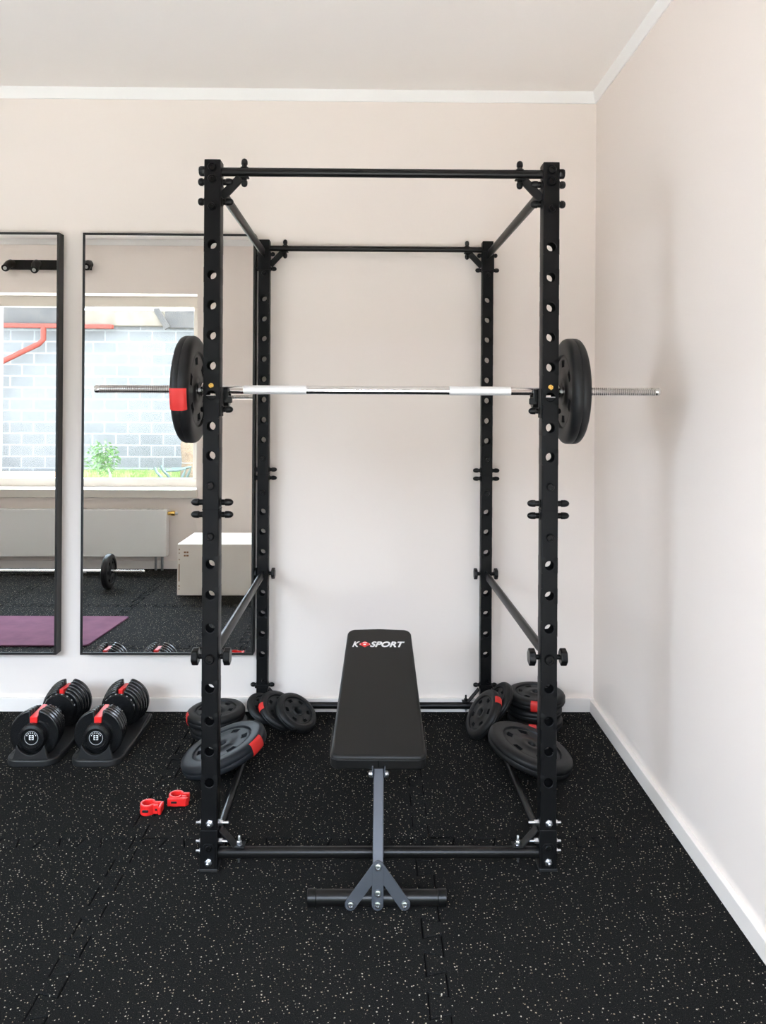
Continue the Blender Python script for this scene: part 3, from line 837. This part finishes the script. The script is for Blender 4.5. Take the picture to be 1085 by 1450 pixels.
# ------------------------------------------------------------------ red clamp collars on the floor
def make_clamp(label, loc, rz, opened):
    c = thing('barbell_clamp', label, 'barbell clamp', loc, 'red barbell clamps on the floor')
    c.scale = (.86, .86, .9)
    def put(g, nm, m, **k): return g.build(nm, M[m], c, loc=(0, 0, 0), **k)
    outer = [(.031 * math.cos(R(t)), .031 * math.sin(R(t))) for t in range(20, 341, 16)]
    inner = [(.021 * math.cos(R(t)), .021 * math.sin(R(t))) for t in range(340, 19, -16)]
    h = .040
    put(G().prism(outer + inner, (0, 0, 0), (1, 0, 0), (0, 1, 0), 0, h), 'ring', 'redplastic', bevel=.003)
    put(G().box(.024, .052, .006, .017, .002, h - .002), 'jaw', 'redplastic', bevel=.003)
    put(G().box(.024, .046, -.018, -.007, .002, h - .002), 'jaw', 'redplastic', bevel=.003)
    if opened:
        put(G().box(.048, .060, -.030, .020, .004, h - .004), 'lever', 'redplastic', bevel=.004)
    else:
        put(G().prism([(-.030, -.034), (.046, -.034), (.056, -.022), (.056, -.016), (.048, -.022), (-.028, -.026)], (0, 0, .004), (1, 0, 0), (0, 1, 0), 0, h - .008), 'lever', 'redplastic', bevel=.003)
    put(G().cyl((.038, -.02, h * .5), (.038, .02, h * .5), .004, 10), 'hinge_pin', 'dbm')
    put(G().box(-.014, .010, -.0345, -.0305, h * .40, h * .62), 'grip_slot', 'dbm', bevel=.001)
    return c
make_clamp('red plastic barbell clamp lying open, left one of the pair on the floor', (-.788, 2.680, 0), R(-20), True)
make_clamp('red plastic barbell clamp lying closed, right one of the pair on the floor', (-.704, 2.740, 0), R(25), False)

# ------------------------------------------------------------------ mirrors
def make_mirror(x0, x1, label):
    z0, z1, d = .2785, 2.2115, .054
    yb = 3.5555
    m = thing('wall_mirror', label, 'mirror', ((x0 + x1) / 2, yb, z0), 'tall mirrors on the back wall')
    cx = (x0 + x1) / 2; hw = (x1 - x0) / 2; H_ = z1 - z0; t = .0105
    g = G()
    g.box(-hw, hw, -d, 0, 0, t); g.box(-hw, hw, -d, 0, H_ - t, H_)
    g.box(-hw, -hw + t, -d, 0, t, H_ - t); g.box(hw - t, hw, -d, 0, t, H_ - t)
    g.build('frame', M['mframe'], m, loc=(0, 0, 0), bevel=.001)
    G().box(-hw + t, hw - t, -d + .003, -.006, t, H_ - t).build('glass', M['mirror'], m, loc=(0, 0, 0))
    m.rotation_euler = (R(-.27), 0, 0)
    return m
make_mirror(-1.344, -.5525, 'tall black-framed mirror partly behind the rack, reflecting the wooden box')
make_mirror(-2.250, -1.4515, 'tall black-framed mirror cut by the left edge of the photo')

# ------------------------------------------------------------------ seen in the mirrors: the window side of the room
rad = thing('radiator', 'white panel radiator under the window, reflected in the mirrors', 'radiator', (-2.7, .33, .12))
rx0, rx1, rz0, rz1 = -3.62, -1.80, .125, .530
G().box(rx0, rx1, .392, .400, rz0, rz1).build('front_panel', M['radiator'], rad, bevel=.003)
G().box(rx0, rx1, .300, .308, rz0, rz1).build('back_panel', M['radiator'], rad, bevel=.003)
g = G()
for i in range(60):
    x = rx0 + .03 + (rx1 - rx0 - .06) * i / 59
    g.box(x - .002, x + .002, .308, .392, rz0 + .02, rz1 - .02)
g.build('convector_fins', M['radiator'], rad)
G().box(rx0, rx0 + .004, .308, .392, rz0, rz1).build('side_cover', M['radiator'], rad)
G().box(rx1 - .004, rx1, .308, .392, rz0, rz1).build('side_cover', M['radiator'], rad)
g = G()
for i in range(46): g.box(rx0 + .02 + i * .0393, rx0 + .045 + i * .0393, .312, .388, rz1 - .004, rz1)
g.build('top_grille', M['radiator'], rad)
v = G().lathe([(.012, 0), (.016, .004), (.016, .025), (.020, .028), (.022, .05), (.020, .062), (.010, .066)], (rx1, .35, .495), (1, 0, 0), 20).build('valve', M['brass'], rad)
G().lathe([(.013, 0), (.013, .018), (.008, .022)], (rx1 + .066, .35, .495), (1, 0, 0), 14).build('valve_cap', M['zinc'], v)
for x in (-1.90, -1.845): G().cyl((x, .35, 0), (x, .35, rz0), .011, 14).build('pipe', M['brushed'], rad)

box = thing('plyometric_box', 'pale plywood jump box on the floor, reflected in the mirror', 'jump box', (-1.1, .96, 0))
bx0, bx1, by0, by1, bz = -1.485, -.735, .70, 1.245, .385
bd = G().box(bx0, bx1, by0, by1, 0, bz).build('box_body', M['ply'], box, bevel=.003)
g = G()
for (z0, z1) in ((.34, .352), (.315, .322), (.105, .235), (.265, .274), (.065, .078), (.045, .052)): g.box(bx0 + .012, bx0 + .019, by1 - .001, by1 + .0008, z0, z1)
for (x0, x1, z0, z1) in ((.05, .066, .318, .331), (.070, .084, .318, .331), (.05, .064, .293, .306), (.068, .086, .293, .306)): g.box(bx0 + x0, bx0 + x1, by1 - .001, by1 + .0008, z0, z1)
g.build('printed_mark', M['brownmark'], box)

b2 = make_barbell('barbell lying on the floor by the radiator, reflected in the mirror', (-2.69, 1.04, .1365), R(0), .900, (-.45, -.22), (.22, .45), (.579, .579))
GM = 'plates on the floor barbell'
plate((-2.045, 1.04, .1365), (1, 0, 0), (0, 0, -1), .1355, .048, 'black plate on right end of the floor barbell, reflected in the mirror', GM, sticker=False)
plate((-3.335, 1.04, .1365), (-1, 0, 0), (0, 0, -1), .1355, .048, 'black plate on the far left end of the floor barbell', GM, sticker=False)

g = G()
mx0, mx1, my0, my1 = -3.42, -1.645, 1.855, 2.49
g.prism([(mx0, my0)] + [(mx1 - .02, my0), (mx1 - .006, my0 + .006), (mx1, my0 + .02), (mx1 - .045, my1 - .03), (mx1 - .055, my1 - .01), (mx1 - .08, my1)] + [(mx0, my1)], (0, 0, 0), (1, 0, 0), (0, 1, 0), .0005, .010)
em = g.build('exercise_mat', M['mat'], bevel=.002)
tag(em, 'purple foam exercise mat on the black floor, reflected in the mirrors', 'exercise mat')

pu = thing('pull_up_bar', 'black wall bar with three handles above the window, reflected in the mirrors', 'pull-up bar', (-2.87, YF, 2.66))
G().box(-3.22, -2.50, YF, YF + .035, 2.622, 2.705).build('rail', M['steel'], pu, bevel=.004)
for (xa, xb, zb) in ((-3.19, -3.205, 2.615), (-2.965, -2.955, 2.600), (-2.515, -2.505, 2.630)):
    h = G().sweep([(xa, YF + .03, 2.668), (xa, YF + .055, 2.668), (xa * .7 + xb * .3, YF + .08, 2.655), (xb, YF + .105, zb + .01), (xb, YF + .125, zb)], [.036, .036, .035, .033, .032], 16).build('handle', M['cap'], pu)
    G().lathe([(.016, 0), (.016, .004), (.008, .006)], (xb, YF + .1245, zb), (0, 1, -.25), 14).build('end_cap', M['brushed'], h)

# ------------------------------------------------------------------ garden outside the window
gr = G().box(-12, 8, -8, YO, -.35, -.12).build('ground', M['soil']); struct(gr)
gw = G().box(-11, 6, -6.25, -6.0, -.12, 3.0).build('garden_wall', M['block'])
tag(gw, 'sunlit pale concrete block wall beyond the window, reflected in the mirrors', 'block wall')
# lean-to eave along the wall
ev_ = thing('roof_eave', 'weathered timber roof eave above the block wall, reflected in the mirrors', 'roof eave', (-3, -5.9, 3.0))
G().box(-11, -5.05, -5.98, -5.86, 2.83, 3.10).build('beam', M['timber'], ev_, bevel=.004)
G().box(-5.05, -3.55, -5.98, -5.86, 2.80, 3.06).build('beam', M['timber_new'], ev_, bevel=.004)
G().box(-3.55, 3.0, -5.98, -5.86, 2.77, 3.06).build('beam', M['timber'], ev_, bevel=.004)
G().obox((-3.70, -5.85, 3.10), (-3.50, -5.85, 2.76), .10, .05, up=(0, 1, 0)).build('rafter', M['timber'], ev_, bevel=.003)
G().add([(-11, -5.95, 3.10), (3, -5.95, 3.10), (3, -7.6, 3.5), (-11, -7.6, 3.5), (-11, -5.95, 3.14), (3, -5.95, 3.14), (3, -7.6, 3.54), (-11, -7.6, 3.54)],
        [(0, 1, 2, 3), (4, 7, 6, 5), (0, 4, 5, 1), (1, 5, 6, 2), (2, 6, 7, 3), (3, 7, 4, 0)]).build('roof_sheet', M['roofing'], ev_)
gt = thing('gutter', 'red rain gutter under the eave with a bent downpipe, reflected in left mirror', 'gutter', (-6, -5.8, 2.8))
G().obox((-9, -5.80, 2.80), (-4.4, -5.80, 2.775), .10, .07).build('trough', M['gutter'], gt, bevel=.01)
G().sweep([(-5.55, -5.78, 2.78), (-5.55, -5.78, 2.55), (-5.62, -5.78, 2.48), (-6.3, -5.80, 2.15), (-6.36, -5.8, 2.05), (-6.36, -5.8, -.12)], .045, 12).build('downpipe', M['gutter'], gt)
# raised lawn bank
lb_ = G().add([(-4.95, -4.6, -.12), (3, -4.6, -.12), (3, -6.0, -.12), (-4.95, -6.0, -.12), (-4.95, -4.9, .18), (3, -4.9, .18), (3, -6.0, .36), (-4.95, -6.0, .36)],
              [(0, 1, 2, 3), (4, 7, 6, 5), (0, 4, 5, 1), (1, 5, 6, 2), (2, 6, 7, 3), (3, 7, 4, 0)]).build('bank', M['grass'])
struct(lb_); lb_['label'] = 'low grassy bank along the block wall'
g = G()
for i in range(5000):
    x = random.uniform(-4.9, -1.5); y = random.uniform(-5.93, -4.75)
    z = .18 + (.18 * (-4.9 - y) / 1.1 if y < -4.9 else -.3 * (y + 4.9) / .3)
    h = random.uniform(.04, .10); a = random.uniform(0, 6.28); w = .006; dx, dy = random.uniform(-.03, .03), random.uniform(-.03, .03)
    c_, s_ = math.cos(a) * w, math.sin(a) * w
    g.add([(x - c_, y - s_, z - .01), (x + c_, y + s_, z - .01), (x + dx, y + dy, z + h)], [(0, 1, 2)])
gs = g.build('grass', M['grass']); tag(gs, 'bright green grass at the foot of the block wall', 'grass', kind='stuff')
pw = G().box(-6.25, -4.98, -5.9, -5.2, -.12, .34).build('planter_wall', M['terra'], bevel=.01)
tag(pw, 'low terracotta wall before the block wall, reflected in the left mirror', 'planter wall')
sp_ = thing('sapling', 'small leafy sapling on the grass outside, reflected in the mirror', 'sapling', (-4.13, -5.0, .15))
G().sweep([(-4.10, -5.0, .1), (-4.16, -5.0, .4), (-4.24, -5.0, .6), (-4.26, -5.0, .8)], [.022, .018, .012, .006], 8).build('stem', M['bark'], sp_)
g = G()
for i in range(420):
    th, ph = random.uniform(0, 2 * PI), math.acos(random.uniform(-1, 1)); rr = .25 * random.random() ** .5
    c = Vector((-4.27 + rr * math.sin(ph) * math.cos(th) * 1.1, -5.0 + rr * math.sin(ph) * math.sin(th),   .62 + rr * math.cos(ph) * 1.15))
    a = Vector((random.gauss(0, 1), random.gauss(0, 1), random.gauss(0, 1))).normalized(); b_ = a.orthogonal().normalized()
    l, w = random.uniform(.03, .055), .015
    g.add([c - a * l, c + b_ * w, c + a * l, c - b_ * w], [(0, 1, 2, 3)])
g.build('foliage', M['leaf'], sp_)
sb_ = thing('straw_bundle', 'tan bound straw bundle standing outside, reflected behind the rack', 'straw bundle', (-3.06, -5.5, .2))
pts = []
G().lathe([(.09, 0), (.13, .06), (.125, .25), (.10, .36), (.115, .50), (.13, .66), (.10, .74), (.02, .76)], (-3.05, -5.5, .16), (0, 0, 1), 22).build('stalks', M['straw'], sb_)
G().lathe([(.104, 0), (.110, .006), (.104, .012)], (-3.05, -5.5, .515), (0, 0, 1), 22).build('binding', M['bark'], sb_)
gb = thing('garden_bench', 'dark iron garden seat with curved arms outside, reflected in the mirror', 'garden bench', (-3.15, -5.0, .1))
for y in (-5.15, -4.8):
    G().sweep([(-3.40, y, .50), (-3.36, y, .42), (-3.30, y, .36), (-3.24, y, .28), (-3.22, y, .06)], .022, 10).build('leg', M['darkmetal'], gb)
    G().sweep([(-3.22, y, .45), (-3.05, y, .455), (-2.92, y, .48), (-2.95, y, .40), (-3.0, y, .28), (-3.10, y, .17), (-3.16, y, .06)], .022, 10).build('arm', M['darkmetal'], gb)
for i in range(5): G().box(-3.62 + i * .07, -3.57 + i * .07, -5.2, -4.75, .262 + i * .005, .28 + i * .005).build('slat', M['timber'], gb)

# ------------------------------------------------------------------ daylight
w = bpy.data.worlds.new('sky'); scn.world = w; w.use_nodes = True
bg = w.node_tree.nodes['Background']
bg.inputs['Color'].default_value = (.74, .86, 1.04, 1); bg.inputs['Strength'].default_value = 20.0
sun = bpy.data.lights.new('sun', 'SUN'); sun.energy = 15; sun.angle = R(1); sun.color = (1, .95, .90)
so = bpy.data.objects.new('sun', sun); C.objects.link(so); so.rotation_euler = (0, R(38), 0); so.location = (0, 2, 8)
def portal(name, x0, x1, z0, z1, y):
    l = bpy.data.lights.new(name, 'AREA'); l.shape = 'RECTANGLE'; l.size = x1 - x0; l.size_y = z1 - z0
    l.cycles.is_portal = True
    o = bpy.data.objects.new(name, l); C.objects.link(o); o.location = ((x0 + x1) / 2, y, (z0 + z1) / 2); o.rotation_euler = (R(90), 0, 0)
    return o
portal('window_portal', WX0, WX1, WZ0, WZ1, YO - .01)
portal('doorway_portal', DX0, DX1, 0, DZ, YO - .01)

# ------------------------------------------------------------------ camera
cam = bpy.data.cameras.new('camera'); co = bpy.data.objects.new('camera', cam); C.objects.link(co)
cam.sensor_fit = 'AUTO'; cam.sensor_width = 36; cam.lens = 1080 / 1450 * 36
cam.shift_y = -155 / 1450; cam.clip_start = .05
co.location = (0, 0, 1.44)
yaw, roll = R(.6), R(.3)
co.rotation_euler = (Matrix.Rotation(-yaw, 4, 'Z') @ Matrix.Rotation(R(90), 4, 'X') @ Matrix.Rotation(roll, 4, 'Z')).to_euler()
scn.camera = co

scn.view_settings.view_transform = 'Standard'; scn.view_settings.look = 'None'
scn.view_settings.gamma = 1; scn.view_settings.use_curve_mapping = False
scn.view_settings.exposure = 0.28
scn.cycles.max_bounces = 14; scn.cycles.diffuse_bounces = 8; scn.cycles.glossy_bounces = 6
scn.cycles.use_denoising = True
